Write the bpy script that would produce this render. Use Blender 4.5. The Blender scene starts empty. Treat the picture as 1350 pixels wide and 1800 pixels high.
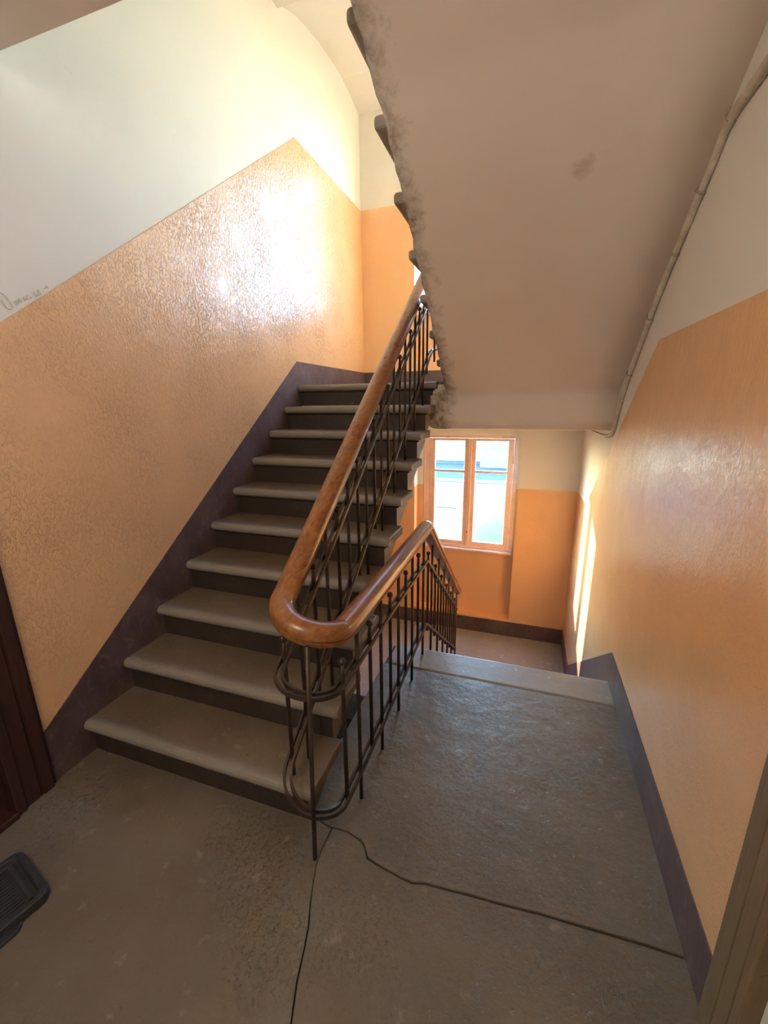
import bpy, bmesh, math, random
from mathutils import Vector, Matrix
random.seed(7)
S = bpy.context.scene
COL = S.collection

# ------------------------------------------------------------------ camera
cam = bpy.data.cameras.new('camera'); cam_ob = bpy.data.objects.new('camera', cam); COL.objects.link(cam_ob)
cam.sensor_fit = 'HORIZONTAL'; cam.sensor_width = 36.0
cam.lens = 734.506 / 1350.0 * 36.0
cam.clip_start = 0.02; cam.clip_end = 500
rt = Vector((0.94755652, 0.31940558, -0.01080332)); up = Vector((-0.07121595, 0.24398349, 0.96716097))
fw = Vector((-0.31155244, 0.91567032, -0.25393492))
M = Matrix((rt, up, -fw)).transposed().to_4x4(); M.translation = Vector((1.76296, -1.03015, 1.51002))
cam_ob.matrix_world = M
S.camera = cam_ob

# ------------------------------------------------------------------ light and exposure
S.view_settings.view_transform = 'Standard'; S.view_settings.look = 'None'
S.view_settings.gamma = 1.0; S.view_settings.use_curve_mapping = False
S.view_settings.exposure = 2.12
S.cycles.max_bounces = 14; S.cycles.diffuse_bounces = 10; S.cycles.glossy_bounces = 5
S.cycles.transparent_max_bounces = 12; S.cycles.use_denoising = True
S.cycles.sample_clamp_indirect = 12.0
FILL = 6.8                                                    # strength of the added fill globe, unseen behind the viewer
SUN_DIR = Vector((1.0, -1.04, -0.39)).normalized()          # the way the light travels
world = bpy.data.worlds.new('sky'); S.world = world; world.use_nodes = True
wn = world.node_tree.nodes; wl = world.node_tree.links
bg = wn['Background']; sky = wn.new('ShaderNodeTexSky'); sky.sky_type = 'NISHITA'
sky.sun_disc = False; sky.sun_elevation = math.radians(15.1); sky.sun_rotation = math.radians(-43.9)
sky.air_density = 1.0; sky.dust_density = 0.15; sky.ozone_density = 2.0
tint = wn.new('ShaderNodeMix'); tint.data_type = 'RGBA'; tint.blend_type = 'MULTIPLY'; tint.inputs[0].default_value = 1.0
tint.inputs[7].default_value = (.74, .98, 1.15, 1.0)                # cool clear-winter sky
wl.new(sky.outputs[0], tint.inputs[6]); wl.new(tint.outputs[2], bg.inputs[0]); bg.inputs[1].default_value = 1.5
sun = bpy.data.lights.new('sun', 'SUN'); sun.energy = 12.0; sun.angle = math.radians(0.53); sun.color = (1.0, 0.76, 0.44)
sun_ob = bpy.data.objects.new('sun', sun); COL.objects.link(sun_ob)
sun_ob.rotation_euler = SUN_DIR.to_track_quat('-Z', 'Y').to_euler(); sun_ob.location = (-20, 24, 12)

# sampling portals in the two window openings (they give off no light of their own)
for (px, pz, sx, sz) in ((1.17, .50, 1.03, 1.30), (1.175, 3.20, 1.49, 1.56)):
    pl = bpy.data.lights.new('window_portal', 'AREA'); pl.shape = 'RECTANGLE'; pl.size = sx; pl.size_y = sz
    pl.cycles.is_portal = True
    po = bpy.data.objects.new('window_portal', pl); COL.objects.link(po); po.location = (px, 3.775, pz)
    po.rotation_euler = Vector((0, -1, 0)).to_track_quat('-Z', 'Z').to_euler()

# ------------------------------------------------------------------ dimensions (metres)
D = 0.22767; H = 0.165; W = 1.1255; WR = 2.2911; YF = 3.5189; YD = 1.263
ZL = -1.127; HB = 0.178; YW = 3.67; YO = 3.76; ZU = 1.65; YB = -1.95; ZTOP = 4.45; ZBOT = -2.78
FL = 2.777                                                   # floor-to-floor height

# ------------------------------------------------------------------ node helpers
class NT:
    def __init__(s, name):
        s.m = bpy.data.materials.new(name); s.m.use_nodes = True
        s.n = s.m.node_tree.nodes; s.l = s.m.node_tree.links; s.b = s.n['Principled BSDF']
        s.tc = s.n.new('ShaderNodeTexCoord').outputs['Object']
    def lk(s, a, b): s.l.new(a, b)
    def val(s, sock, v):
        if hasattr(v, 'is_linked') or isinstance(v, bpy.types.NodeSocket): s.lk(v, sock)
        else: sock.default_value = v
    def mapv(s, scale=(1, 1, 1), rot=(0, 0, 0), loc=(0, 0, 0)):
        n = s.n.new('ShaderNodeMapping'); s.lk(s.tc, n.inputs[0])
        n.inputs['Scale'].default_value = scale; n.inputs['Rotation'].default_value = rot; n.inputs['Location'].default_value = loc
        return n.outputs[0]
    def noise(s, scale, detail=4, rough=0.55, vec=None, dist=0.0):
        n = s.n.new('ShaderNodeTexNoise'); s.lk(vec or s.tc, n.inputs['Vector'])
        n.inputs['Scale'].default_value = scale; n.inputs['Detail'].default_value = detail
        n.inputs['Roughness'].default_value = rough; n.inputs['Distortion'].default_value = dist
        return n.outputs['Fac']
    def voro(s, scale, vec=None, feature='F1'):
        n = s.n.new('ShaderNodeTexVoronoi'); n.feature = feature; s.lk(vec or s.tc, n.inputs['Vector']); n.inputs['Scale'].default_value = scale
        return n.outputs['Distance']
    def ramp(s, fac, a, b, c0=0.0, c1=1.0):
        n = s.n.new('ShaderNodeMapRange'); n.clamp = True; s.lk(fac, n.inputs[0])
        for i, v in enumerate((a, b, c0, c1)): n.inputs[i + 1].default_value = v
        return n.outputs[0]
    def math(s, op, a, b=0.0):
        n = s.n.new('ShaderNodeMath'); n.operation = op; s.val(n.inputs[0], a); s.val(n.inputs[1], b); return n.outputs[0]
    def mix(s, fac, a, b):
        n = s.n.new('ShaderNodeMix'); n.data_type = 'RGBA'
        s.val(n.inputs[0], fac)
        for k, v in ((6, a), (7, b)):
            if isinstance(v, tuple): n.inputs[k].default_value = (*v, 1.0)
            else: s.lk(v, n.inputs[k])
        return n.outputs[2]
    def sep(s):
        n = s.n.new('ShaderNodeSeparateXYZ'); s.lk(s.tc, n.inputs[0]); return n.outputs
    def bump(s, h, strength=0.3, dist=0.004, prev=None):
        n = s.n.new('ShaderNodeBump'); n.inputs['Strength'].default_value = strength; n.inputs['Distance'].default_value = dist
        s.lk(h, n.inputs['Height'])
        if prev: s.lk(prev, n.inputs['Normal'])
        return n.outputs[0]
    def out(s, col=None, rough=None, nrm=None, spec=0.5, metal=0.0, coat=0.0):
        b = s.b
        if col is not None:
            if isinstance(col, tuple): b.inputs['Base Color'].default_value = (*col, 1)
            else: s.lk(col, b.inputs['Base Color'])
        if rough is not None: s.val(b.inputs['Roughness'], rough)
        if nrm is not None: s.lk(nrm, b.inputs['Normal'])
        b.inputs['Specular IOR Level'].default_value = spec; b.inputs['Metallic'].default_value = metal
        b.inputs['Coat Weight'].default_value = coat; b.inputs['Coat Roughness'].default_value = 0.2
        return s.m

def m_orange(name, relief, spec=.5):
    t = NT(name)
    big = t.noise(1.3, 3); col = t.mix(t.ramp(big, .3, .7), (.79, .45, .225), (.84, .51, .265))
    # old paint flaked and painted over: low plateaus with crisp rims, in patches
    fl = t.ramp(t.noise(80, 3, .6, t.mapv((1, 1.1, .6), (.6, 0, 0)), .5), .50, .58)
    patch = t.ramp(t.noise(3.4, 3, .5), .25, .75)
    h1 = t.math('MULTIPLY', fl, patch)
    n1 = t.bump(h1, min(1.0, .75 * relief), .0026 * max(1.0, relief))
    brush = t.noise(30, 6, .7, t.mapv((1, 1, .18)))
    n2 = t.bump(brush, .20 + .1 * relief, .004, n1)
    n2 = t.bump(t.noise(120, 3, .6), .30 * relief + .04, .002, n2)
    n3 = t.bump(t.noise(6, 2), .30, .014, n2)
    return t.out(col, t.ramp(t.noise(4, 4), .2, .8, .19, .27), n3, spec=spec)

def m_cream():
    t = NT('cream_limewash')
    col = t.mix(t.ramp(t.noise(1.1, 4), .3, .7), (.74, .71, .655), (.80, .77, .715))
    scr = t.ramp(t.noise(5, 8, .75, t.mapv((1, 3, 1), (.5, 0, 0)), 1.0), .64, .70)
    col = t.mix(t.math('MULTIPLY', scr, .22), col, (.50, .47, .44))
    n = t.bump(t.noise(60, 5, .6), .10, .003, t.bump(t.noise(5, 3), .25, .012))
    return t.out(col, .75, n, spec=.25)

def m_skirt():
    t = NT('brown_skirting_paint')
    w = t.ramp(t.noise(24, 7, .7, t.mapv((1, 1, .6)), .8), .52, .66)
    col = t.mix(t.ramp(t.noise(5, 4), .3, .7), (.080, .047, .050), (.135, .088, .088))
    col = t.mix(t.math('MULTIPLY', w, .35), col, (.24, .19, .18))
    return t.out(col, .45, t.bump(t.noise(40, 6, .7), .35, .004), spec=.5)

def m_soffit(stained=True):
    t = NT('soffit_plaster')
    x, y, z = t.sep()
    col = t.mix(t.ramp(t.noise(1.6, 4), .3, .7), (.80, .70, .615), (.85, .755, .67))
    if not stained: return t.out(col, .8, t.bump(t.noise(14, 5), .15, .006), spec=.2)
    # soot and damp creeping in from the open edge
    n = t.noise(7, 8, .72, dist=.5)
    band = t.ramp(t.math('ADD', x, t.math('MULTIPLY', n, -.36)), .99, 1.10, 1.0, 0.0)
    fine = t.ramp(t.noise(30, 6, .7), .30, .62, .25, 1.0)
    col = t.mix(t.math('MULTIPLY', t.math('MULTIPLY', band, fine), .85), col, (.16, .095, .05))
    dx = t.math('SUBTRACT', x, 1.89); dy = t.math('SUBTRACT', y, .895)
    r2 = t.math('ADD', t.math('MULTIPLY', dx, dx), t.math('MULTIPLY', dy, dy))
    spot = t.ramp(t.math('ADD', r2, t.math('MULTIPLY', t.noise(26, 6), .0045)), .0015, .0040, 1.0, 0.0)
    col = t.mix(t.math('MULTIPLY', spot, .55), col, (.30, .19, .08))
    return t.out(col, .8, t.bump(t.noise(14, 5), .15, .006), spec=.2)

def m_stone(name, c0, c1, pits=1.0, rough=.42, worn=None):
    t = NT(name)
    col = t.mix(t.ramp(t.noise(2.2, 6, .6), .3, .7), c0, c1)
    sp = t.ramp(t.noise(34, 6, .7), .60, .72)
    col = t.mix(t.math('MULTIPLY', sp, .5), col, tuple(v * .40 for v in c0))
    pn = t.noise(38, 4, .62, t.mapv(loc=(7, 3, 1)))
    dk = t.ramp(pn, .64, .70)
    col = t.mix(t.math('MULTIPLY', t.math('MULTIPLY', dk, .40), t.ramp(t.noise(1.4, 3, .5, t.mapv(loc=(2, 6, 1))), .40, .62)), col, tuple(v * .25 for v in c0))
    br = t.ramp(t.noise(1.15, 5, .62, t.mapv(loc=(1, 8, 0))), .38, .66)
    col = t.mix(t.math('MULTIPLY', br, .55), col, (c0[0] * .80, c0[1] * .66, c0[2] * .52))
    lg = t.ramp(t.noise(13, 5, .6, t.mapv(loc=(3, 1, 2))), .62, .70)
    col = t.mix(t.math('MULTIPLY', lg, .35), col, tuple(min(1, v * 1.9) for v in c1))
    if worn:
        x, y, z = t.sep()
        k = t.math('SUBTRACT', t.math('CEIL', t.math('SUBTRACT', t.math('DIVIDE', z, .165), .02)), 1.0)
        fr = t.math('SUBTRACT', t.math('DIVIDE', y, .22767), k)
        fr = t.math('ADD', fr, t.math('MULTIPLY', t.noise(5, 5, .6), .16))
        col = t.mix(t.math('MULTIPLY', t.ramp(fr, .10, .30, 1.0, 0.0), .55), col, worn)  # paler front lip: wear plus grazing light put into the tread colour
    wear = t.ramp(t.noise(1.7, 3, .5, t.mapv(loc=(5, 2, 0))), .42, .60)
    pt = t.ramp(t.noise(60, 9, .80), .30, .46)
    ptw = t.math('ADD', 1.0, t.math('MULTIPLY', t.math('SUBTRACT', pt, 1.0), t.math('MULTIPLY', wear, .7)))
    n1 = t.bump(ptw, .65 * pits, .006)
    n1 = t.bump(t.ramp(pn, .62, .72, 1.0, 0.0), .35 * pits, .005, n1)
    n2 = t.bump(t.noise(9, 7, .66), .60 * pits, .014, n1)
    return t.out(col, t.ramp(t.noise(6, 4), .3, .7, rough - .08, rough + .14), n2, spec=.5)

def m_wood(name, c0, c1, rough=.3, axis=1, coat=0.3):
    t = NT(name)
    sc = [22, 22, 22]; sc[axis] = 2.2
    g = t.noise(1.6, 8, .62, t.mapv(tuple(sc)), 1.3)
    col = t.mix(t.ramp(g, .32, .68), c0, c1)
    cr = t.ramp(t.noise(30, 6, .7, dist=1.0), .66, .72)
    col = t.mix(t.math('MULTIPLY', cr, .6), col, tuple(v * .2 for v in c0))
    return t.out(col, t.ramp(g, .2, .8, rough, rough + .15), t.bump(g, .12, .002), coat=coat)

def m_plain(name, c, rough=.5, metal=0.0, var=.25, bump=.1, spec=.5, scale=30):
    t = NT(name)
    col = t.mix(t.ramp(t.noise(scale, 5, .65), .35, .7), c, tuple(v * (1 - var) for v in c))
    return t.out(col, rough, t.bump(t.noise(scale * 2.5, 4), bump, .002), spec=spec, metal=metal)

def m_glass():
    t = NT('window_glass'); n, l = t.n, t.l
    tr = n.new('ShaderNodeBsdfTransparent'); tr.inputs[0].default_value = (.97, .985, .98, 1)
    gl = n.new('ShaderNodeBsdfGlossy'); gl.inputs['Roughness'].default_value = .02
    lw = n.new('ShaderNodeLayerWeight'); lw.inputs[0].default_value = .5
    pw = t.math('POWER', lw.outputs['Facing'], 5.0); fr = t.math('ADD', t.math('MULTIPLY', pw, .8), .035)
    mx = n.new('ShaderNodeMixShader'); l.new(fr, mx.inputs[0]); l.new(tr.outputs[0], mx.inputs[1]); l.new(gl.outputs[0], mx.inputs[2])
    l.new(mx.outputs[0], n['Material Output'].inputs[0]); n.remove(t.b)
    return t.m

MAT = dict(
    orange=m_orange('orange_gloss_paint_flaked', 1.6, .5), orange2=m_orange('orange_gloss_paint', .45, .85),
    cream=m_cream(), skirt=m_skirt(), soffit=m_soffit(), soffit_clean=m_soffit(False),
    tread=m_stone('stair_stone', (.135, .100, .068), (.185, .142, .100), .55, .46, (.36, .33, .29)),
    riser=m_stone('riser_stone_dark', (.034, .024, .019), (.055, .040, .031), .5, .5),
    floor=m_stone('landing_stone', (.145, .119, .089), (.205, .171, .130), 1.2, .40),
    nose=m_stone('nosing_stone', (.30, .29, .27), (.36, .35, .33), .35, .40),
    bed=m_plain('joint_dirt', (.05, .035, .02), .9),
    rail=m_wood('handrail_oak', (.17, .052, .014), (.38, .150, .042), .24, coat=.5),
    stonelight=m_stone('plaster_grey_stone', (.34, .27, .22), (.42, .34, .28), .5, .6),
    iron=m_plain('rusty_iron', (.075, .046, .032), .42, .35, .45, .2),
    win=m_plain('salmon_window_paint', (.90, .64, .52), .4, 0, .15, .1, scale=14),
    sill=m_plain('pink_sill_paint', (.80, .58, .50), .5),
    glass=m_glass(), brass=m_plain('old_brass', (.20, .12, .05), .4, .8),
    door=m_wood('dark_brown_door_paint', (.034, .012, .010), (.055, .020, .015), .32, 2),
    door2=m_wood('tan_door_wood', (.165, .112, .058), (.235, .165, .09), .4, 2),
    rubber=m_plain('black_rubber', (.035, .036, .040), .55, 0, .35, .2),
    pipe=m_plain('whitewashed_conduit', (.72, .63, .52), .6, 0, .4, .2, scale=18),
    grass=m_plain('lawn_grass', (.034, .052, .005), .9, 0, .5, .3, scale=1.3),
    gravel=m_plain('gravel', (.080, .070, .076), .95, 0, .4, .3, scale=3),
    white=m_plain('white_render', (.34, .36, .36), .8, 0, .1),
    tin=m_plain('galvanised_tin', (.34, .39, .40), .55, .2, .15),
    pencil=m_plain('pencil_grey', (.52, .545, .54), .8),
    cable=m_plain('grey_cable', (.33, .28, .22), .6),
)

# ------------------------------------------------------------------ geometry helpers
def mesh_obj(name, verts, faces, mat, parent=None, smooth=False, mats=None, fmat=None, fix=True):
    me = bpy.data.meshes.new(name); me.from_pydata([tuple(v) for v in verts], [], faces)
    for m in (mats or [mat]): me.materials.append(m)
    if fmat: me.polygons.foreach_set('material_index', fmat)
    if fix:
        bm = bmesh.new(); bm.from_mesh(me); bmesh.ops.recalc_face_normals(bm, faces=bm.faces); bm.to_mesh(me); bm.free()
    if smooth: me.polygons.foreach_set('use_smooth', [True] * len(me.polygons))
    me.update()
    o = bpy.data.objects.new(name, me); COL.objects.link(o)
    if parent: par(o, parent)
    return o

def par(o, parent):
    o.parent = parent
    if parent.type == 'EMPTY': o.matrix_parent_inverse = Matrix.Translation(-Vector(parent.location))

def empty(name, loc, label=None, cat=None, kind=None, group=None):
    o = bpy.data.objects.new(name, None); COL.objects.link(o); o.location = loc; o.empty_display_size = .1
    return tag(o, label, cat, kind, group)

def tag(o, label=None, cat=None, kind=None, group=None):
    for k, v in (('label', label), ('category', cat), ('kind', kind), ('group', group)):
        if v: o[k] = v
    return o

class MB:
    """collects boxes, prisms, tubes into one mesh"""
    def __init__(s): s.v = []; s.f = []; s.m = []
    def add(s, v, f, mi=0):
        b = len(s.v); s.v += [tuple(p) for p in v]; s.f += [[b + i for i in q] for q in f]; s.m += [mi] * len(f); return s
    def box(s, x0, x1, y0, y1, z0, z1, mi=0):
        v = [(x, y, z) for z in (z0, z1) for y in (y0, y1) for x in (x0, x1)]
        return s.add(v, [[0, 2, 3, 1], [4, 5, 7, 6], [0, 1, 5, 4], [2, 6, 7, 3], [0, 4, 6, 2], [1, 3, 7, 5]], mi)
    def prism(s, poly, axis, a, b, mi=0):
        def p3(u, v, w): return (w, u, v) if axis == 0 else ((u, w, v) if axis == 1 else (u, v, w))
        n = len(poly); v = [p3(*p, a) for p in poly] + [p3(*p, b) for p in poly]
        f = [list(range(n))[::-1], list(range(n, 2 * n))] + [[i, (i + 1) % n, n + (i + 1) % n, n + i] for i in range(n)]
        return s.add(v, f, mi)
    def tube(s, pts, r, n=8, cap=True):
        prof = [(math.cos(2 * math.pi * i / n), math.sin(2 * math.pi * i / n)) for i in range(n)]
        rr = r if isinstance(r, (list, tuple)) else [r] * len(pts)
        return s.sweep(pts, prof, rr, cap)
    def sweep(s, pts, prof, scale=None, cap=True, lock=None):
        pts = [Vector(p) for p in pts]; n = len(prof); v = []
        scale = scale or [1] * len(pts); ref = None
        for i, p in enumerate(pts):
            t = (pts[min(i + 1, len(pts) - 1)] - pts[max(i - 1, 0)]).normalized()
            if lock is not None:
                side = t.cross(lock)
                if side.length < 1e-4: side = Vector((1, 0, 0))
                side.normalize(); upv = side.cross(t)
            else:
                if ref is None: ref = Vector((0, 0, 1)) if abs(t.z) < .9 else Vector((0, 1, 0))
                side = t.cross(ref).normalized(); upv = side.cross(t); ref = upv
            v += [p + side * (a * scale[i]) + upv * (b * scale[i]) for a, b in prof]
        f = []
        for i in range(len(pts) - 1):
            for k in range(n):
                k2 = (k + 1) % n
                f.append([i * n + k, i * n + k2, (i + 1) * n + k2, (i + 1) * n + k])
        if cap: f += [list(range(n))[::-1], [(len(pts) - 1) * n + k for k in range(n)]]
        return s.add(v, f)
    def ball(s, c, r, nu=10, nv=7):
        v = [(c[0], c[1], c[2] + r)]
        for j in range(1, nv):
            a = math.pi * j / nv
            v += [(c[0] + r * math.sin(a) * math.cos(2 * math.pi * i / nu), c[1] + r * math.sin(a) * math.sin(2 * math.pi * i / nu), c[2] + r * math.cos(a)) for i in range(nu)]
        v.append((c[0], c[1], c[2] - r)); f = []
        for i in range(nu):
            f.append([0, 1 + i, 1 + (i + 1) % nu]); L = len(v) - 1; b = 1 + (nv - 2) * nu
            f.append([L, b + (i + 1) % nu, b + i])
            for j in range(nv - 2):
                p = 1 + j * nu; f.append([p + i, p + nu + i, p + nu + (i + 1) % nu, p + (i + 1) % nu])
        return s.add(v, f)
    def build(s, name, mat, parent=None, smooth=False, bevel=0, seg=2, mats=None, auto=False):
        o = mesh_obj(name, s.v, s.f, mat, parent, smooth, mats, s.m if mats else None)
        if bevel:
            md = o.modifiers.new('edge', 'BEVEL'); md.width = bevel; md.segments = seg; md.limit_method = 'ANGLE'; md.angle_limit = math.radians(40)
        return o

def dup(o, parent=None, off=(0, 0, 0)):
    c = o.copy(); COL.objects.link(c)
    c.location = Vector(o.location) + Vector(off)
    if parent: c.parent = parent
    return c

# ================================================================== SETTING
# --- walls: masonry bodies in cream limewash
sk_l = lambda y: H + HB + (H / D) * y                # skirting top along the left flight
wl_ = MB()
DLo, DLi = -.30, -1.20                               # left door opening
wl_.prism([(YB, ZBOT), (YO, ZBOT), (YO, ZTOP), (YB, ZTOP), (YB, 2.06), (DLi, 2.06), (DLo, 2.06), (DLo, 0), (DLi, 0), (DLi, 2.06), (YB, 2.06)][:4], 0, -.22, -.20)
wl_.box(-.20, 0, DLo, YO, ZBOT, ZTOP); wl_.box(-.20, 0, YB, DLi, ZBOT, ZTOP)
wl_.box(-.20, 0, DLi, DLo, 2.06, ZTOP); wl_.box(-.20, 0, DLi, DLo, ZBOT, -.02)
wall_left = tag(wl_.build('wall_left', MAT['cream']), kind='structure')
DRo, DRi = -.27, -1.12
wr_ = MB()
wr_.box(WR, WR + .20, DRo, YO, ZBOT, ZTOP); wr_.box(WR, WR + .20, YB, DRi, ZBOT, ZTOP)
wr_.box(WR, WR + .20, DRi, DRo, 2.06, ZTOP); wr_.box(WR, WR + .20, DRi, DRo, ZBOT, -.02); wr_.box(WR + .20, WR + .22, YB, YO, ZBOT, ZTOP)
wall_right = tag(wr_.build('wall_right', MAT['cream']), kind='structure')
wb_ = MB(); wb_.box(-.22, WR + .22, YB - .2, YB, ZBOT, ZTOP)
wall_back = tag(wb_.build('wall_back', MAT['cream']), kind='structure')
NX0, NX1 = .585, 1.712                                # window niche
niches = [(-.925, 1.185), (1.90, 4.02)]
UX0, UX1, UZ0, UZ1 = .43, 1.92, 2.42, 3.98              # the wider upper window
OX0, OX1 = .655, 1.690; OZ0, OZ1 = -.150, 1.152       # window opening in the outer leaf
wf_ = MB()
def leaf(y0, y1, rows):
    z = ZBOT
    for (xa, xb, za, zb) in rows:
        wf_.box(0, WR, y0, y1, z, za); wf_.box(0, xa, y0, y1, za, zb); wf_.box(xb, WR, y0, y1, za, zb); z = zb
    wf_.box(0, WR, y0, y1, z, ZTOP)
leaf(YF, YW, [(NX0, NX1, *niches[0]), (.565, 1.80, *niches[1])])
leaf(YW, YO, [(OX0, OX1, OZ0, OZ1), (UX0, UX1, UZ0, UZ1)])
wall_far = tag(wf_.build('wall_far', MAT['cream']), kind='structure')

# --- painted dados (a skin of gloss paint) and skirting bands
T = .003
d = MB()
d.prism([(DLo + .02, 1.742), (-.035, 1.742), (2.212, 3.382), (YF, 3.388), (YF, 1.826), (2.05, 1.826), (-.14, sk_l(-.14)), (-.14, .23), (DLo + .02, .23)], 0, 0, T)
d.build('painted_dado', MAT['orange'], wall_left)
gm = MB()
for st_ in ([(0, 517), (6, 519), (12, 524), (16, 531), (19, 536)], [(4, 527), (9, 536), (12, 538), (16, 537)], [(21, 527), (24, 533), (26, 530), (27, 525), (30, 529), (31, 528)], [(34, 522), (36, 527), (38, 524)], [(40, 520), (38, 524), (41, 525)], [(44, 521), (46, 524)], [(49, 515), (54, 521), (57, 512), (61, 518), (54, 520)], [(64, 514), (65, 515)], [(67, 511), (71, 507), (73, 510)]):
    gm.tube([(.0012, .0024 * u + .045 + (v - 520) * -.0002, 1.885 - (v - 520) * .00275 + u * .0004) for u, v in st_], .0012, 4)
gm.build('pencil_scribble', MAT['pencil'], wall_left)
d = MB(); d.prism([(2.05, ZL + HB), (YF, ZL + HB), (YF, .613), (2.05, .613)], 0, 0, T); d.build('painted_dado', MAT['orange2'], wall_left)
d = MB()
sk_r = lambda y: .18 - .715 * (y - 1.264)
d.prism([(DRo + .02, .18), (1.264, .18), (2.843, ZL + HB), (YF, ZL + HB), (YF, .614), (2.885, .620), (1.246, 1.766), (DRo + .02, 1.763)], 0, WR - T, WR)
d.build('painted_dado', MAT['orange2'], wall_right)
d = MB()
def far_dado(z0, z1, n0, s0, zt):
    d.box(0, NX0, YF - T, YF, z0, z1); d.box(NX1, WR, YF - T, YF, z0, z1)
    d.box(NX0, NX1, YF - T, YF, z0, n0)
    d.box(OX0, OX1, YW - T, YW, n0, s0)                                  # recessed panel under the window
    d.box(NX0, NX0 + T, YF, YW, n0, zt); d.box(NX1 - T, NX1, YF, YW, n0, zt)
    d.box(NX0, OX0, YW - T, YW, n0, zt); d.box(OX1, NX1, YW - T, YW, n0, zt)
far_dado(ZL + HB, .613, -.925, -.16, .575)
d.box(NX0, NX1, YF, YW, -.925, -.925 + T)
d.build('painted_dado', MAT['orange2'], wall_far)
d = MB(); u0, u1 = .565, 1.80
d.box(0, u0, YF - T, YF, 1.826, 3.388); d.box(u1, WR, YF - T, YF, 1.826, 3.388); d.box(u0, u1, YF - T, YF, 1.826, 1.90)
d.box(u0, u1, YW - T, YW, 1.90, UZ0 - .03); d.box(u0, u1, YF, YW, 1.90, 1.90 + T); d.box(u0, u0 + T, YF, YW, 1.90, 3.35); d.box(u1 - T, u1, YF, YW, 1.90, 3.35)
d.build('painted_dado', MAT['orange2'], wall_far)

B = .007
b = MB(); b.prism([(-.146, 0), (.05, -.01), (.30, .10), (2.05, 1.40), (YF, 1.64), (YF, 1.828), (2.05, 1.828), (-.146, sk_l(-.146))], 0, 0, B)
tag(b.build('baseboard_left', MAT['skirt']), kind='structure')
b = MB(); b.prism([(-.128, -.01), (1.264, -.01), (1.264, -.16), (2.63, -1.13), (YF, ZL - .01), (YF, ZL + HB), (2.843, ZL + HB), (1.264, .18), (-.128, .18)], 0, WR - B, WR)
tag(b.build('baseboard_right', MAT['skirt']), kind='structure')
b = MB(); b.box(0, WR, YF - B, YF, ZL - .01, ZL + HB)
tag(b.build('baseboard_far', MAT['skirt']), kind='structure')
b = MB(); b.box(0, WR, YF - B, YF, ZU - .01, 1.828)
tag(b.build('baseboard_far', MAT['skirt']), kind='structure')

# --- vaulted ceiling over the stair, beam at its near edge
prof = [(2.08, 4.03), (2.10, 4.065), (2.22, 4.115), (2.34, 4.162), (2.52, 4.205), (2.70, 4.236), (2.92, 4.258), (3.13, 4.262), (3.35, 4.240), (YF, 4.200)]
c = MB(); c.prism(prof + [(YF, 4.44), (1.88, 4.44), (1.88, 4.03)], 0, 0, WR)
c.box(0, WR, YB, 1.88, 4.30, 4.44)
tag(c.build('ceiling', MAT['cream']), kind='structure')

# --- this landing: bed plus separate stone slabs with ragged joints
fb = MB(); fb.box(0, WR, YB, .036, -.30, -.016); fb.box(1.045, WR, .036, YD - .005, -.30, -.016)
floor = tag(fb.build('floor', MAT['bed']), kind='structure')
def ragged(a, bb, n, amp, seed):
    r = random.Random(seed); out = []
    for i in range(n + 1):
        t = i / n; out.append((a[0] + (bb[0] - a[0]) * t + (r.uniform(-amp, amp) if 0 < i < n else 0), a[1] + (bb[1] - a[1]) * t + (r.uniform(-amp, amp) if 0 < i < n else 0)))
    return out
cr = [(1.095, .060), (1.125, .045), (1.150, .038), (1.175, .034), (1.205, .037), (1.245, .038), (1.275, .030), (1.305, .024), (1.327, .004), (1.347, -.026), (1.368, -.030), (1.42, -.040), (1.47, -.048), (1.515, -.052), (1.552, -.040), (1.61, -.036), (1.70, -.028), (1.80, -.022), (1.90, -.012), (2.00, -.008), (2.10, -.002), (2.20, .002), (WR, .004)]
g = .0028
jj = [(1.186, .034), (1.184, -.04), (1.190, -.10), (1.205, -.15), (1.222, -.20), (1.246, -.255), (1.262, -.31), (1.278, -.38), (1.32, -.5), (1.36, -.7), (1.40, -1.1), (1.42, YB)]
jg = [.0006, .0006, .0006, .0009, .0016, .0022, .002, .0022, .002, .002, .002, .002]
def slab(poly, z0, z1, mat):
    s = MB(); s.prism(poly, 2, z0, z1); o = s.build('stone_slab', mat, floor, bevel=.0022, seg=1); return o
gc = [.0022 if i < 9 else .0034 for i in range(len(cr))]
kx = 4
slab([(0, YB)] + [(x - w, y) for (x, y), w in zip(jj, jg)][::-1][:-1] + [(1.1855, .0325)] + [(x, y - w) for (x, y), w in zip(cr[1:kx], gc[1:kx])][::-1] + [(1.09, .052), (0, .052)], -.016, 0, MAT['floor'])
slab([(WR, YB), (WR, cr[-1][1] - g)] + [(x, y - w) for (x, y), w in zip(cr[kx:-1], gc[kx:-1])][::-1] + [(1.1875, .0325)] + [(x + w, y) for (x, y), w in zip(jj, jg)][1:], -.016, -.0008, MAT['floor'])
slab([(1.045, .120), (1.045, .075), (1.095, .064)] + [(x, y + w) for (x, y), w in zip(cr[1:], gc[1:])] + [(WR, 1.046), (2.0, 1.047), (1.7, 1.0465), (1.5, 1.046), (1.045, 1.047)], -.016, 0, MAT['floor'])
s = MB(); s.prism([(1.06, 1.052), (1.5, 1.051), (1.9, 1.052), (WR, 1.051), (WR, YD), (1.06, YD)], 2, -.055, .0015)
s.build('stone_slab', MAT['nose'], floor, bevel=.012, seg=3)

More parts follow.
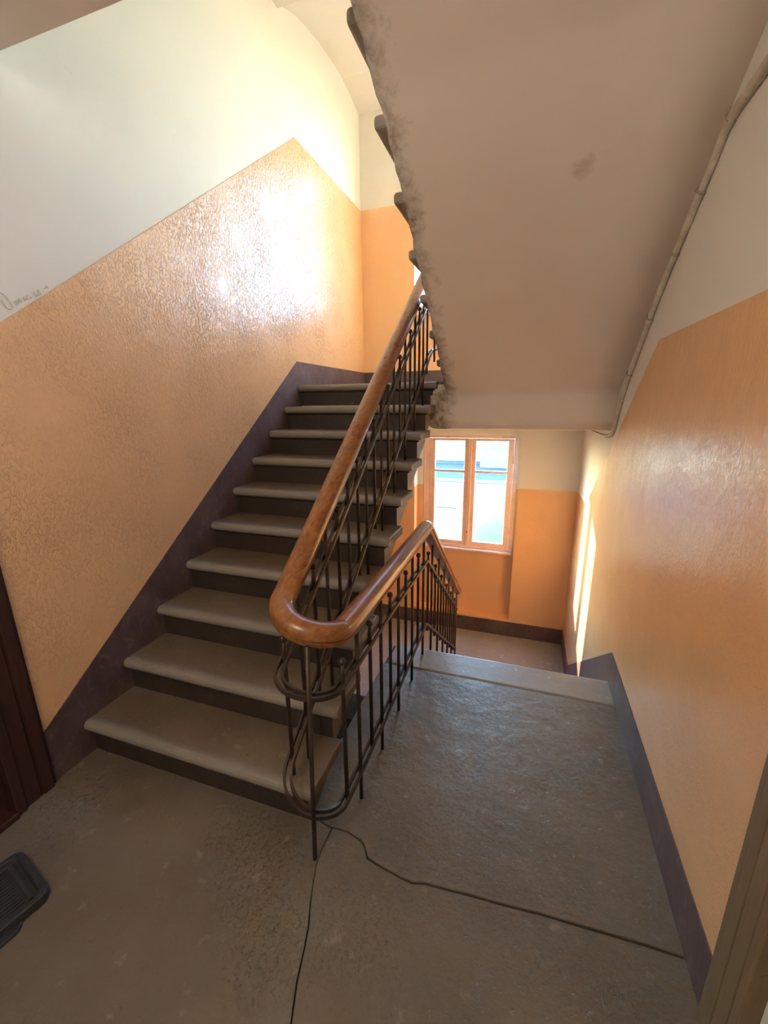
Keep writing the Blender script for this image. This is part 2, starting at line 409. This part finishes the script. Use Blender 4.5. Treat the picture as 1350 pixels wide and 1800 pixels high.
# --- lower half-landing
f2 = MB(); f2.box(0, W, 2.05, YF, ZL - .3, ZL); f2.box(W, WR, 2.60, YF, ZL - .3, ZL)
tag(f2.build('floor', MAT['nose']), kind='structure')
f3 = MB(); f3.box(-.2, WR + .2, YB, YO, ZBOT - .2, ZBOT)
tag(f3.build('floor', MAT['floor']), kind='structure')
# --- upper half-landing slab with its beam face, and the next floor's slab
f4 = MB(); f4.box(0, WR, 2.085, YF, 1.345, 1.63, 1); f4.box(0, WR, 2.085, YF, 1.63, ZU, 0)
tag(f4.build('floor', None, mats=[MAT['floor'], MAT['soffit_clean']]), kind='structure')
f5 = MB(); f5.box(0, WR, YB, .150, 2.60, 2.75, 0); f5.box(0, WR, YB, .150, 2.75, 2.938, 1)
tag(f5.build('floor', None, mats=[MAT['soffit_clean'], MAT['floor']]), kind='structure')

# ================================================================== STAIR FLIGHTS
def nose_profile(y, z, sgn, back, th=.050, nr=8):
    """YZ outline of a tread slab with a rounded lip; sgn=-1: lip towards -Y"""
    r = th / 2; pts = [(y - sgn * back, z)]
    for i in range(nr + 1):
        a = math.pi / 2 - math.pi * i / nr
        pts.append((y - sgn * r + sgn * r * math.cos(a), z - r + r * math.sin(a)))
    pts.append((y - sgn * back, z - th))
    return pts

def make_step(parent, y, z, sgn, x0, x1, zprev, under, endl=False, endr=True, back=None, rmat='riser', bev=.008, inset=.035):
    """one stone step: tread with rounded lip, moulding strip, riser block"""
    back = back or D + .04
    e0 = x0 + (inset if endl else 0); e1 = x1 - (.035 if endr else 0)
    m = MB()
    yr = y - sgn * .034; yb = y - sgn * (back - .005)
    m.prism([(yr, z - .040), (yb, z - .040)] + under(yr, yb, zprev), 0, e0, e1, 1); m.m[1] = 0
    # bead moulding below the lip
    ym = y - sgn * .020
    m.prism([(yr + sgn * 0, z - .042), (ym, z - .042), (ym - sgn * .002, z - .050), (yr - sgn * -.004, z - .058), (yr, z - .062)], 0, e0 - (.012 if endl else 0), e1 + (.012 if endr else 0), 1)
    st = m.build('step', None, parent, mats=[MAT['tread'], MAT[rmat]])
    t = MB(); t.prism(nose_profile(y, z, sgn, back), 0, x0, x1)
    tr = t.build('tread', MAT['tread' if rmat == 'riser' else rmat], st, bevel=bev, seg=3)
    return st

# -- left flight, rising away
fl_up = empty('stair_flight', (0.56, 0, 0), 'worn grey stone staircase rising along the flaking orange wall', 'staircase')
for i in range(10):
    y = i * D; z = (i + 1) * H
    def under(yr, yb, zp, i=i):
        lo = lambda yy: max(zp - .055 - (.0), 0.0) if i == 0 else None
        if i == 0: return [(yb, .09), (yr + .09, .0), (yr, .0)]
        return [(yb, z - .075), (yr, zp - .045)]
    if i == 9:
        under = lambda yr, yb, zp: [(yb, z - .16), (yr, z - .16)]
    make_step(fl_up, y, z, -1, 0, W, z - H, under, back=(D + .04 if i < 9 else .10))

# -- flight down to the lower landing
fl_dn = empty('stair_flight', (1.72, YD, ZL), 'hidden stone stairs dropping past the window landing beyond the pale landing edge', 'staircase')
HD = 1.127 / 7
for i in range(1, 7):
    y = YD + i * D; z = -i * HD
    under = lambda yr, yb, zp, z=z: [(yb, z - .12), (yr, z - HD)]
    # lip faces +Y
    def under(yr, yb, zp, z=z): return [(yb, z - .045), (yr, z - HD)]
    make_step(fl_dn, y, z, +1, 1.165, WR, z - HD, under, endl=True, endr=False)
m = MB(); m.box(1.20, WR, YD - .045, YD - .032, -HD - .02, -.055); m.build('riser', MAT['riser'], fl_dn)

# -- flight overhead, rising towards the viewer, with its plastered soffit
fl_ov = empty('stair_flight', (1.72, 2.1, ZU), 'overhead stair flight with sooty plaster underside and scalloped stone tread ends', 'staircase')
XN, XS = 1.092, 1.215
sof = [(2.090, 1.345), (2.055, 1.345), (2.050, 1.40), (2.048, 1.54), (2.02, 1.590), (1.65, 1.855), (1.30, 2.100), (1.00, 2.300), (.75, 2.450), (.57, 2.555), (.39, 2.625), (.28, 2.640), (.148, 2.640)]
def sof_z(y):
    pts = sof[4:]
    for (a, za), (b_, zb) in zip(pts, pts[1:]):
        if b_ <= y <= a: return za + (zb - za) * (a - y) / (a - b_)
    return pts[-1][1] if y < pts[-1][0] else pts[0][1]
DU = .262; HU = .161
for n in range(1, 9):
    y = 2.467 - DU * (n - 1); z = ZU + HU * n
    def under(yr, yb, zp, z=z, n=n):
        out = []
        for q in range(5):
            yy = yb + (yr - yb) * q / 4
            out.append((yy, max(min(sof_z(yy) + .02, z - .045), ZU - .02 if n == 1 else 0)))
        return out
    make_step(fl_ov, y, z, +1, XN, WR, z - HU, under, endl=True, endr=False, back=DU + .035 if n < 8 else .48, rmat='stonelight', bev=.016, inset=.125)
rows = []; NXS = 40
v = []; fcs = []
rr = random.Random(3)
sofd = []
for (a, za), (b_, zb) in zip(sof, sof[1:]):
    q = max(1, int(abs(a - b_) / .04))
    for t in range(q): sofd.append((a + (b_ - a) * t / q, za + (zb - za) * t / q))
sofd.append(sof[-1])
xs = [0, .012, .03, .06, .12, .3, .55, .8, 1.0]
for (yy, zz) in sofd:
    x0 = (XS if yy < 2.03 else 1.088) + rr.uniform(-.006, .006)
    for q, t in enumerate(xs): v.append((x0 + (WR - x0) * t, yy, zz + (.014 if q == 0 else (.004 if q == 1 else 0))))
nx = len(xs)
for i in range(len(sofd) - 1):
    for j in range(nx - 1): fcs.append([i * nx + j, i * nx + j + 1, (i + 1) * nx + j + 1, (i + 1) * nx + j])
so = mesh_obj('soffit', v, fcs, MAT['soffit'], fl_ov, smooth=True)
md = so.modifiers.new('thick', 'SOLIDIFY'); md.thickness = .03; md.offset = -1
# solidify grows to the upper side
for pol in so.data.polygons: pass

# ================================================================== RAILING
rail = empty('stair_railing', (1.145, -.086, 0), 'wrought iron stair railing with polished oak handrail bending round the landing', 'railing')
XR, XL = 1.245, 1.043
def arc(cx, cy, r, a0, a1, n, z0, z1):
    return [(cx + r * math.cos(a0 + (a1 - a0) * i / n), cy + r * math.sin(a0 + (a1 - a0) * i / n), z0 + (z1 - z0) * i / n) for i in range(n + 1)]
CX = (XR + XL) / 2; RB = (XR - XL) / 2
SL = .735; SD = -.745; YT = 2.20
def rail_path(zr, zl0, zend, zmid, y0r, zpk, off=0.0, CY=.02, drop_y=1.25, end_y=2.62):
    """far end of the down flight -> landing -> bend -> up the left flight -> bend -> up overhead"""
    xr, xl = XR + off, XL - off; r = RB + off
    p = [(xr, end_y, zpk + SD * (end_y - drop_y))]
    for t in (.75, .5, .25): y = drop_y + (end_y - drop_y) * t; p.append((xr, y, zpk + SD * (y - drop_y)))
    p += [(xr, drop_y + .03, zpk - .018), (xr, drop_y, zpk), (xr, drop_y - .03, zpk - .002), (xr, 1.0, zr + (zpk - zr) * .6), (xr, .6, zr), (xr, .3, zr)]
    zl = zl0 + SL * CY
    n = 12
    for i in range(n + 1):
        a = -math.pi * i / n; t = i / n
        z = zr + (zmid - zr) * min(1, 2 * t) if t < .5 else zmid + (zl - zmid) * (t - .5) * 2
        p.append((CX + r * math.cos(a), CY + r * math.sin(a), z))
    for y in (.15, .4, .8, 1.2, 1.6, 2.0): p.append((xl, y, zl0 + SL * y))
    ze = zl0 + SL * YT; p.append((xl, YT, ze)); 
    for i in range(1, n + 1):
        a = math.pi - math.pi * i / n; p.append((CX + r * math.cos(a), YT + .06 + r * math.sin(a), ze + .06 * math.sin(math.pi / 2 * i / n)))
    zo = ze + .06
    for y in (1.9, 1.5, 1.0, .6): p.append((xr, y, zo + (HU / DU) * (YT + .06 - y)))
    return p
def smooth_path(p, it=2):
    p = [Vector(q) for q in p]
    for _ in range(it):
        o = [p[0]]
        for a, c_ in zip(p, p[1:]): o += [a * .75 + c_ * .25, a * .25 + c_ * .75]
        p = o + [p[-1]]
    return p
# handrail section: rounded top, groove, narrower foot
def hr_prof():
    pts = []
    for i in range(13):
        a = math.pi * i / 12; pts.append((.037 * math.cos(a), .010 + .027 * math.sin(a)))
    pts += [(-.0385, -.002), (-.0375, -.008), (-.0300, -.010), (-.0300, -.014), (-.0345, -.016), (-.033, -.026), (-.026, -.034), (.026, -.034), (.033, -.026), (.0345, -.016), (.0300, -.014), (.0300, -.010), (.0375, -.008), (.0385, -.002)]
    return pts
HZ = .037
hp = rail_path(.838 - HZ, .888 - HZ, 0, .885 - HZ, .2, .846 - HZ, 0, CY=.065)
m = MB(); m.sweep(smooth_path(hp, 2), hr_prof(), None, True, Vector((0, 0, 1)))
hand = m.build('handrail', MAT['rail'], rail, smooth=True)
hand.data.set_sharp_from_angle(angle=math.radians(38))
tag(hand, 'polished oak handrail')
# bars: two flats, inside and outside the balusters
fl = [(-.0045, -.0075), (.0045, -.0075), (.0045, .0075), (-.0045, .0075)]
for (zr, zl0, zmid, zpk) in ((.617, .655, .650, .598), (.148, .262, .195, .182)):
    for off in (.0115, -.0115):
        m = MB(); m.sweep(smooth_path(rail_path(zr, zl0, 0, zmid, .2, zpk, off, CY=.02, end_y=2.56), 2), fl, None, True, Vector((0, 0, 1)))
        m.build('rail_bar', MAT['iron'], rail)
# balusters
def long_bal(x, y, z0, z1, lean=0.0):
    m = MB(); m.tube([(x, y, z0), (x + lean, y, z1)], .0078, 8)
    m.build('baluster', MAT['iron'], rail, smooth=True)
def short_bal(x, y, zb, zt):
    m = MB(); m.tube([(x, y, zb), (x, y, zt - .075), (x, y, zt - .055), (x, y, zt - .012)], [.0078, .0078, .0095, .0055], 8)
    o = m.build('baluster', MAT['iron'], rail, smooth=True)
    m = MB(); m.ball((x, y, zt), .0135); m.build('ball_finial', MAT['iron'], o, smooth=True)
def r_top(y):                                         # handrail underside height on the right run
    return (.838 if y < .9 else .842) - .070 if y <= 1.25 else .846 - .070 + SD * (y - 1.25)
for j in range(5): y = .178 + .255 * j; long_bal(XR, y, 0, r_top(y))
for j in range(5): y = .050 + .255 * j; short_bal(XR, y, .12 + (.02 if j > 3 else 0), .697)
for j in range(1, 7):
    for q, kind in ((.06, 1), (.175, 0)):
        y = YD + (j - 1) * D + q
        if kind == 0: long_bal(XR, y, -j * HD if q > .0 else 0, r_top(y))
        else: short_bal(XR, y, .15 + SD * (y - 1.25), .672 + SD * (y - 1.25))
long_bal(1.178, -.084, 0, .825, .022)
for i in range(9):
    y = i * D + .142
    long_bal(XL, y, (i + 1) * H, .888 - .070 + SL * y)
for i in range(10):
    y = i * D + .030
    short_bal(XL, y, .262 + SL * y - .085, .655 + SL * y + .078)
short_bal(XL + .02, 2.235, 1.80, 2.37)
for n in range(1, 8):
    y = 2.467 - DU * (n - 1) - .15
    zh = .888 - .070 + SL * YT + .06 + (HU / DU) * (YT + .06 - y)
    if .62 < y < 2.2: long_bal(XR, y, ZU + HU * n, zh)

# ================================================================== WINDOWS
def window(name, X0, X1, Z0, Z1, fl_, fr_, st, xm, zm, sx):
    w = empty(name, ((X0 + X1) / 2, YW + .03, Z0), kind='structure')
    Y0, Y1 = YW + .004, YW + .066
    m = MB()
    x0, x1, z0, z1 = X0 + .001, X1 - .001, Z0 + .001, Z1 - .001
    m.box(x0, x0 + fl_, Y0, Y1, z0, z1); m.box(x1 - fr_, x1, Y0, Y1, z0, z1)
    m.box(x0 + fl_, x1 - fr_, Y0, Y1, z1 - .032, z1); m.box(x0 + fl_, x1 - fr_, Y0, Y1, z0, z0 + .026)
    m.build('window_frame', MAT['win'], w, bevel=.004)
    def sash(a, bb):
        zA, zB = Z0 + .029, Z1 - .036
        ya, yb = YW + .010, YW + .050
        m = MB(); m.box(a, a + st, ya, yb, zA, zB); m.box(bb - st, bb, ya, yb, zA, zB)
        m.box(a + st, bb - st, ya, yb, zA, zA + .048); m.box(a + st, bb - st, ya, yb, zB - .028, zB)
        m.box(a + st, bb - st, ya + .006, yb - .004, zm - .013, zm + .013)
        sa = m.build('sash', MAT['win'], w, bevel=.005)
        for (q0, q1) in ((zA + .048, zm - .013), (zm + .013, zB - .028)):
            m = MB(); m.box(a + st, bb - st, ya + .02, ya + .024, q0, q1); m.build('pane', MAT['glass'], sa)
        return sa
    s1 = sash(x0 + fl_ + .002, xm - .001); s2 = sash(xm + .001, x1 - fr_ - .002)
    m = MB(); m.box(xm - .022, xm + .018, YW - .002, YW + .009, Z0 + .030, Z1 - .037); m.build('cover_strip', MAT['win'], s2, bevel=.004)
    m = MB(); m.prism([(xm - .002 + .006 * math.cos(a * math.pi / 5), Z0 + .195 + .016 * math.sin(a * math.pi / 5)) for a in range(10)], 1, YW - .006, YW - .002)
    m.build('keyhole_plate', MAT['brass'], s2)
    for z in (Z0 + .20, Z1 - .30):
        for xx in (x0 + fl_, x1 - fr_):
            m = MB(); m.tube([(xx, YW + .002, z), (xx, YW + .002, z + .09)], .007, 8); m.build('hinge', MAT['win'], w, smooth=True)
    m = MB(); m.box(sx[0], sx[1], YW - .055, YW + .003, Z0 - .028, Z0 - .002); m.build('window_sill', MAT['sill'], w, bevel=.006)
window('window_1', OX0, OX1, OZ0, OZ1, .066, .044, .062, 1.180, .748, (OX0 - .02, OX1))
window('window_2', UX0, UX1, UZ0, UZ1, .045, .045, .045, 1.175, 3.50, (.57, 1.79))

# ================================================================== DOORS
dl = empty('door_1', (0, -.75, 0), kind='structure')
def casing(x, sgn, ya, yb, z1, mat, parent, w=.125, lines=((0, .030, .030), (.030, .040, .018), (.040, .085, .024), (.085, .093, .014), (.093, .125, .030))):
    """moulded architrave: outline stepped in section; ya = outer edge"""
    s = 1 if yb > ya else -1
    pr = []
    for a, bb, t in lines: pr += [(ya + s * a, x + sgn * t), (ya + s * bb, x + sgn * t)]
    poly = [(px, py) for py, px in [(p[0], p[1]) for p in pr]] + [(x, ya + s * w), (x, ya)]
    m = MB(); m.prism(poly, 2, 0, z1); m.build('architrave', mat, parent, bevel=.003)
casing(0, 1, -.148, -1.0, 2.12, MAT['door'], dl, .155, ((0, .016, .016), (.016, .055, .030), (.055, .062, .020), (.062, .120, .026), (.120, .155, .036)))
casing(0, 1, -1.35, 0, 2.12, MAT['door'], dl, .155, ((0, .016, .016), (.016, .055, .030), (.055, .062, .020), (.062, .120, .026), (.120, .155, .036)))
m = MB(); m.box(0, .03, -1.35, -.148, 2.12, 2.26); m.build('architrave', MAT['door'], dl, bevel=.004)
m = MB(); m.box(-.15, -.105, DLi + .006, DLo - .006, .01, 2.05)
for z0, z1 in ((.15, .85), (1.0, 1.9)):
    for y0, y1 in ((-1.12, -.80), (-.70, -.38)): m.box(-.105, -.092, y0, y1, z0, z1)
m.build('door_leaf', MAT['door'], dl, bevel=.006)
m = MB(); m.box(-.20, .0, DLo - .012, DLo, 0, 2.06); m.box(-.20, .0, DLi, DLi + .012, 0, 2.06); m.box(-.20, 0, DLi, DLo, 2.045, 2.06); m.build('jamb', MAT['door'], dl)
m = MB(); m.box(-.20, .045, DLi, DLo, -.015, .024); m.build('threshold', MAT['door'], dl, bevel=.006)
m = MB(); m.tube([(-.105, -1.10, 1.0), (-.05, -1.10, 1.0), (-.045, -1.0, 1.0)], .009, 8); m.build('door_handle', MAT['brass'], dl, smooth=True)
dr = empty('door_2', (WR, -.7, 0), kind='structure')
LR = ((0, .022, .020), (.022, .028, .010), (.028, .062, .026), (.062, .074, .014), (.074, .118, .032), (.118, .125, .022), (.125, .150, .036))
casing(WR, -1, -.122, -1, 2.12, MAT['door2'], dr, .150, LR)
casing(WR, -1, -1.27, 0, 2.12, MAT['door2'], dr, .150, LR)
m = MB(); m.box(WR - .03, WR, -1.27, -.122, 2.12, 2.26); m.build('architrave', MAT['door2'], dr, bevel=.004)
m = MB(); m.box(WR + .10, WR + .15, DRi + .006, DRo - .006, .01, 2.05)
for z0, z1 in ((.15, .85), (1.0, 1.9)):
    for y0, y1 in ((-1.05, -.74), (-.65, -.34)): m.box(WR + .088, WR + .10, y0, y1, z0, z1)
m.build('door_leaf', MAT['door2'], dr, bevel=.006)
m = MB(); m.tube([(WR + .10, -1.03, 1.0), (WR + .05, -1.03, 1.0), (WR + .045, -.93, 1.0)], .009, 8); m.build('door_handle', MAT['brass'], dr, smooth=True)

# ================================================================== CONDUIT ON THE RIGHT WALL
co = empty('cable_conduit', (WR - .015, 1.98, 1.33), 'thin whitewashed cable conduit running down the right wall under the sloping soffit', 'conduit')
pts = [(-.9, 2.36), (.2, 2.345), (.50, 2.338), (.62, 2.334), (.72, 2.335), (.79, 2.312), (.85, 2.262), (.92, 2.22), (1.077, 2.122), (1.281, 1.995), (1.514, 1.815), (1.78, 1.600), (1.90, 1.455), (1.96, 1.355), (2.01, 1.300), (2.09, 1.280), (2.20, 1.272)]
cp_ = smooth_path([(WR - .013, y, z) for y, z in pts], 2)
m = MB(); m.tube(cp_, [.0150 if p.y < .78 else .0125 for p in cp_], 9); m.build('conduit_pipe', MAT['pipe'], co, smooth=True)
m = MB(); m.tube(smooth_path([(WR - .008, 2.20, 1.272), (WR - .006, 2.5, 1.262), (WR - .006, 2.9, 1.262), (WR - .006, 3.3, 1.250), (WR - .006, YF - .006, 1.252), (WR - .18, YF - .006, 1.262)], 2), .0042, 6)
m.build('cable', MAT['cable'], co, smooth=True)
for y, z, a in ((.74, 2.334, .1), (.93, 2.214, -.6), (1.14, 2.082, -.6), (1.42, 1.888, -.65), (1.72, 1.652, -.7)):
    m = MB(); dy, dz = math.cos(a) * .006, math.sin(a) * .006; ny, nz = -math.sin(a), math.cos(a)
    m.box(WR - .006, WR, y - .008, y + .008, z + .010, z + .030)
    m.tube([(WR - .002, y + ny * .017, z + nz * .017), (WR - .022, y + ny * .015, z + nz * .015), (WR - .029, y, z), (WR - .022, y - ny * .015, z - nz * .015), (WR - .002, y - ny * .017, z - nz * .017)], .004, 6)
    m.build('clip', MAT['cable'], co)

# ================================================================== DOOR MAT
mat_a = math.radians(-14)
dm = empty('boot_tray', (.27, -.62, 0), 'black ribbed rubber boot tray with raised rim lying by the dark door', 'tray')
def rrect(x0, x1, y0, y1, r, n=5):
    out = []
    for cx, cy, a0 in ((x1 - r, y1 - r, 0), (x0 + r, y1 - r, 90), (x0 + r, y0 + r, 180), (x1 - r, y0 + r, 270)):
        for i in range(n + 1):
            a = math.radians(a0 + 90 * i / n); out.append((cx + r * math.cos(a), cy + r * math.sin(a)))
    return out
def spin(pts, z): 
    c_, s_ = math.cos(mat_a), math.sin(mat_a)
    return [(.27 + x * c_ - y * s_, -.62 + x * s_ + y * c_, z) for x, y in pts]
def ring(name, o0, o1, i1, i0, z0, z1, zi, parent):
    m = MB(); n = len(o0); v = spin(o0, z0) + spin(o1, z1) + spin(i1, z1) + spin(i0, zi)
    f = [[a * n + i, a * n + (i + 1) % n, (a + 1) * n + (i + 1) % n, (a + 1) * n + i] for a in range(3) for i in range(n)]
    f.append([3 * n + i for i in range(n)]); f.append([i for i in range(n)][::-1])
    m.add(v, f); return m.build(name, MAT['rubber'], parent, bevel=.002, seg=1)
a_ = rrect(-.125, .125, -.30, .21, .035)
ring('rim', a_, rrect(-.121, .121, -.296, .206, .033), rrect(-.104, .104, -.279, .189, .024), rrect(-.098, .098, -.273, .183, .02), .006, .030, .016, dm)
ring('base_lip', rrect(-.10, .150, -.32, .13, .03), rrect(-.10, .148, -.32, .128, .03), rrect(-.09, .12, -.30, .11, .02), rrect(-.09, .12, -.30, .11, .02), .0005, .010, .008, dm)
c_, s_ = math.cos(mat_a), math.sin(mat_a)
for i in range(15):
    x = -.091 + .013 * i
    m = MB(); m.prism([p[:2] for p in spin([(x - .003, -.262), (x + .003, -.262), (x + .003, .150), (x - .003, .150)], 0)], 2, .014, .0195)
    m.build('rib', MAT['rubber'], dm)
m = MB(); m.prism([p[:2] for p in spin([(-.09, .160), (.09, .160), (.09, .172), (-.09, .172)], 0)], 2, .014, .024); m.build('cross_rib', MAT['rubber'], dm)

# ================================================================== ADDED FILL (unseen globe behind the viewer, brightens floor and soffit)
lp = empty('fill_lamp', (1.15, -1.55, 2.60), 'added white opal globe giving fill light behind the viewer', 'lamp')
t = NT('opal_fill_glow'); t.b.inputs['Emission Color'].default_value = (1.0, .89, .74, 1); t.b.inputs['Emission Strength'].default_value = FILL
t.out((.9, .9, .88), .3)
m = MB(); m.ball((1.15, -1.55, 2.22), .17, 20, 12); m.build('globe', t.m, lp, smooth=True)
m = MB(); m.tube([(1.15, -1.55, 2.38), (1.15, -1.55, 2.585), (1.15, -1.55, 2.60)], [.03, .012, .09], 16); m.build('fill_lamp_base', MAT['iron'], lp, smooth=True)

# ================================================================== OUTSIDE
g0 = MB(); g0.box(-40, 40, YO + .05, 17.5, -3.5, -3.2); tag(g0.build('ground', MAT['grass']), kind='structure')
g1 = MB(); g1.box(-40, 40, 17.5, 31.0, -3.5, -3.18); g1.box(-40, 40, 31.0, 33.0, -3.5, -3.12); tag(g1.build('ground', MAT['gravel']), kind='structure')
bank = []; nb = 24
v = []; f = []
for i in range(nb + 1):
    for j in range(9):
        x = -1.2 + 5 * i / nb; y = 12.5 + 8.0 * j / 8
        v.append((x, y, -3.23 + .35 * max(0, math.sin(math.pi * i / nb)) * max(0, math.sin(math.pi * j / 8)) + random.uniform(0, .03)))
for i in range(nb):
    for j in range(8): f.append([i * 9 + j, (i + 1) * 9 + j, (i + 1) * 9 + j + 1, i * 9 + j + 1])
tag(mesh_obj('ground', v, f, MAT['grass'], smooth=True), kind='structure')
kb = MB(); kb.box(-30, 30, 24.0, 24.25, -3.2, -3.06); tag(kb.build('kerb', MAT['white']), kind='structure')
sh = empty('garden_shed', (.9, 30.5, -3.18), 'pale corrugated tin shed seen through the upper right window pane', 'shed')
m = MB(); m.box(-1.30, 3.0, 30.0, 33.0, -3.18, -1.62); m.build('wall', MAT['white'], sh)
v = []; f = []; nn = 96
for i in range(nn + 1):
    x = -1.32 + 4.34 * i / nn; z = .05 * math.sin(i * math.pi / 2)
    for (yy, zz) in ((29.85, -1.72), (29.85, -3.1)): v.append((x, yy - abs(z) * 1.2 + .03, zz))
for i in range(nn): f.append([2 * i, 2 * i + 1, 2 * i + 3, 2 * i + 2])
o = mesh_obj('corrugated_sheet', v, f, MAT['tin'], sh, smooth=False)
md = o.modifiers.new('t', 'SOLIDIFY'); md.thickness = .01
m = MB(); m.prism([(29.6, -1.62), (33.3, -.9), (33.3, -.8), (29.6, -1.5)], 0, -1.45, 3.15); m.build('roof', MAT['tin'], sh)
hs = empty('outbuilding', (-6, 34, -3.18), 'long white rendered outbuilding behind the shed outside the window', 'building')
m = MB(); m.box(-16, 12, 36, 40, -3.18, .6); m.build('wall', MAT['white'], hs)
m = MB(); m.prism([(35.6, .6), (38, 2.0), (40.4, .6)], 0, -16.3, 12.3); m.build('roof', MAT['tin'], hs)
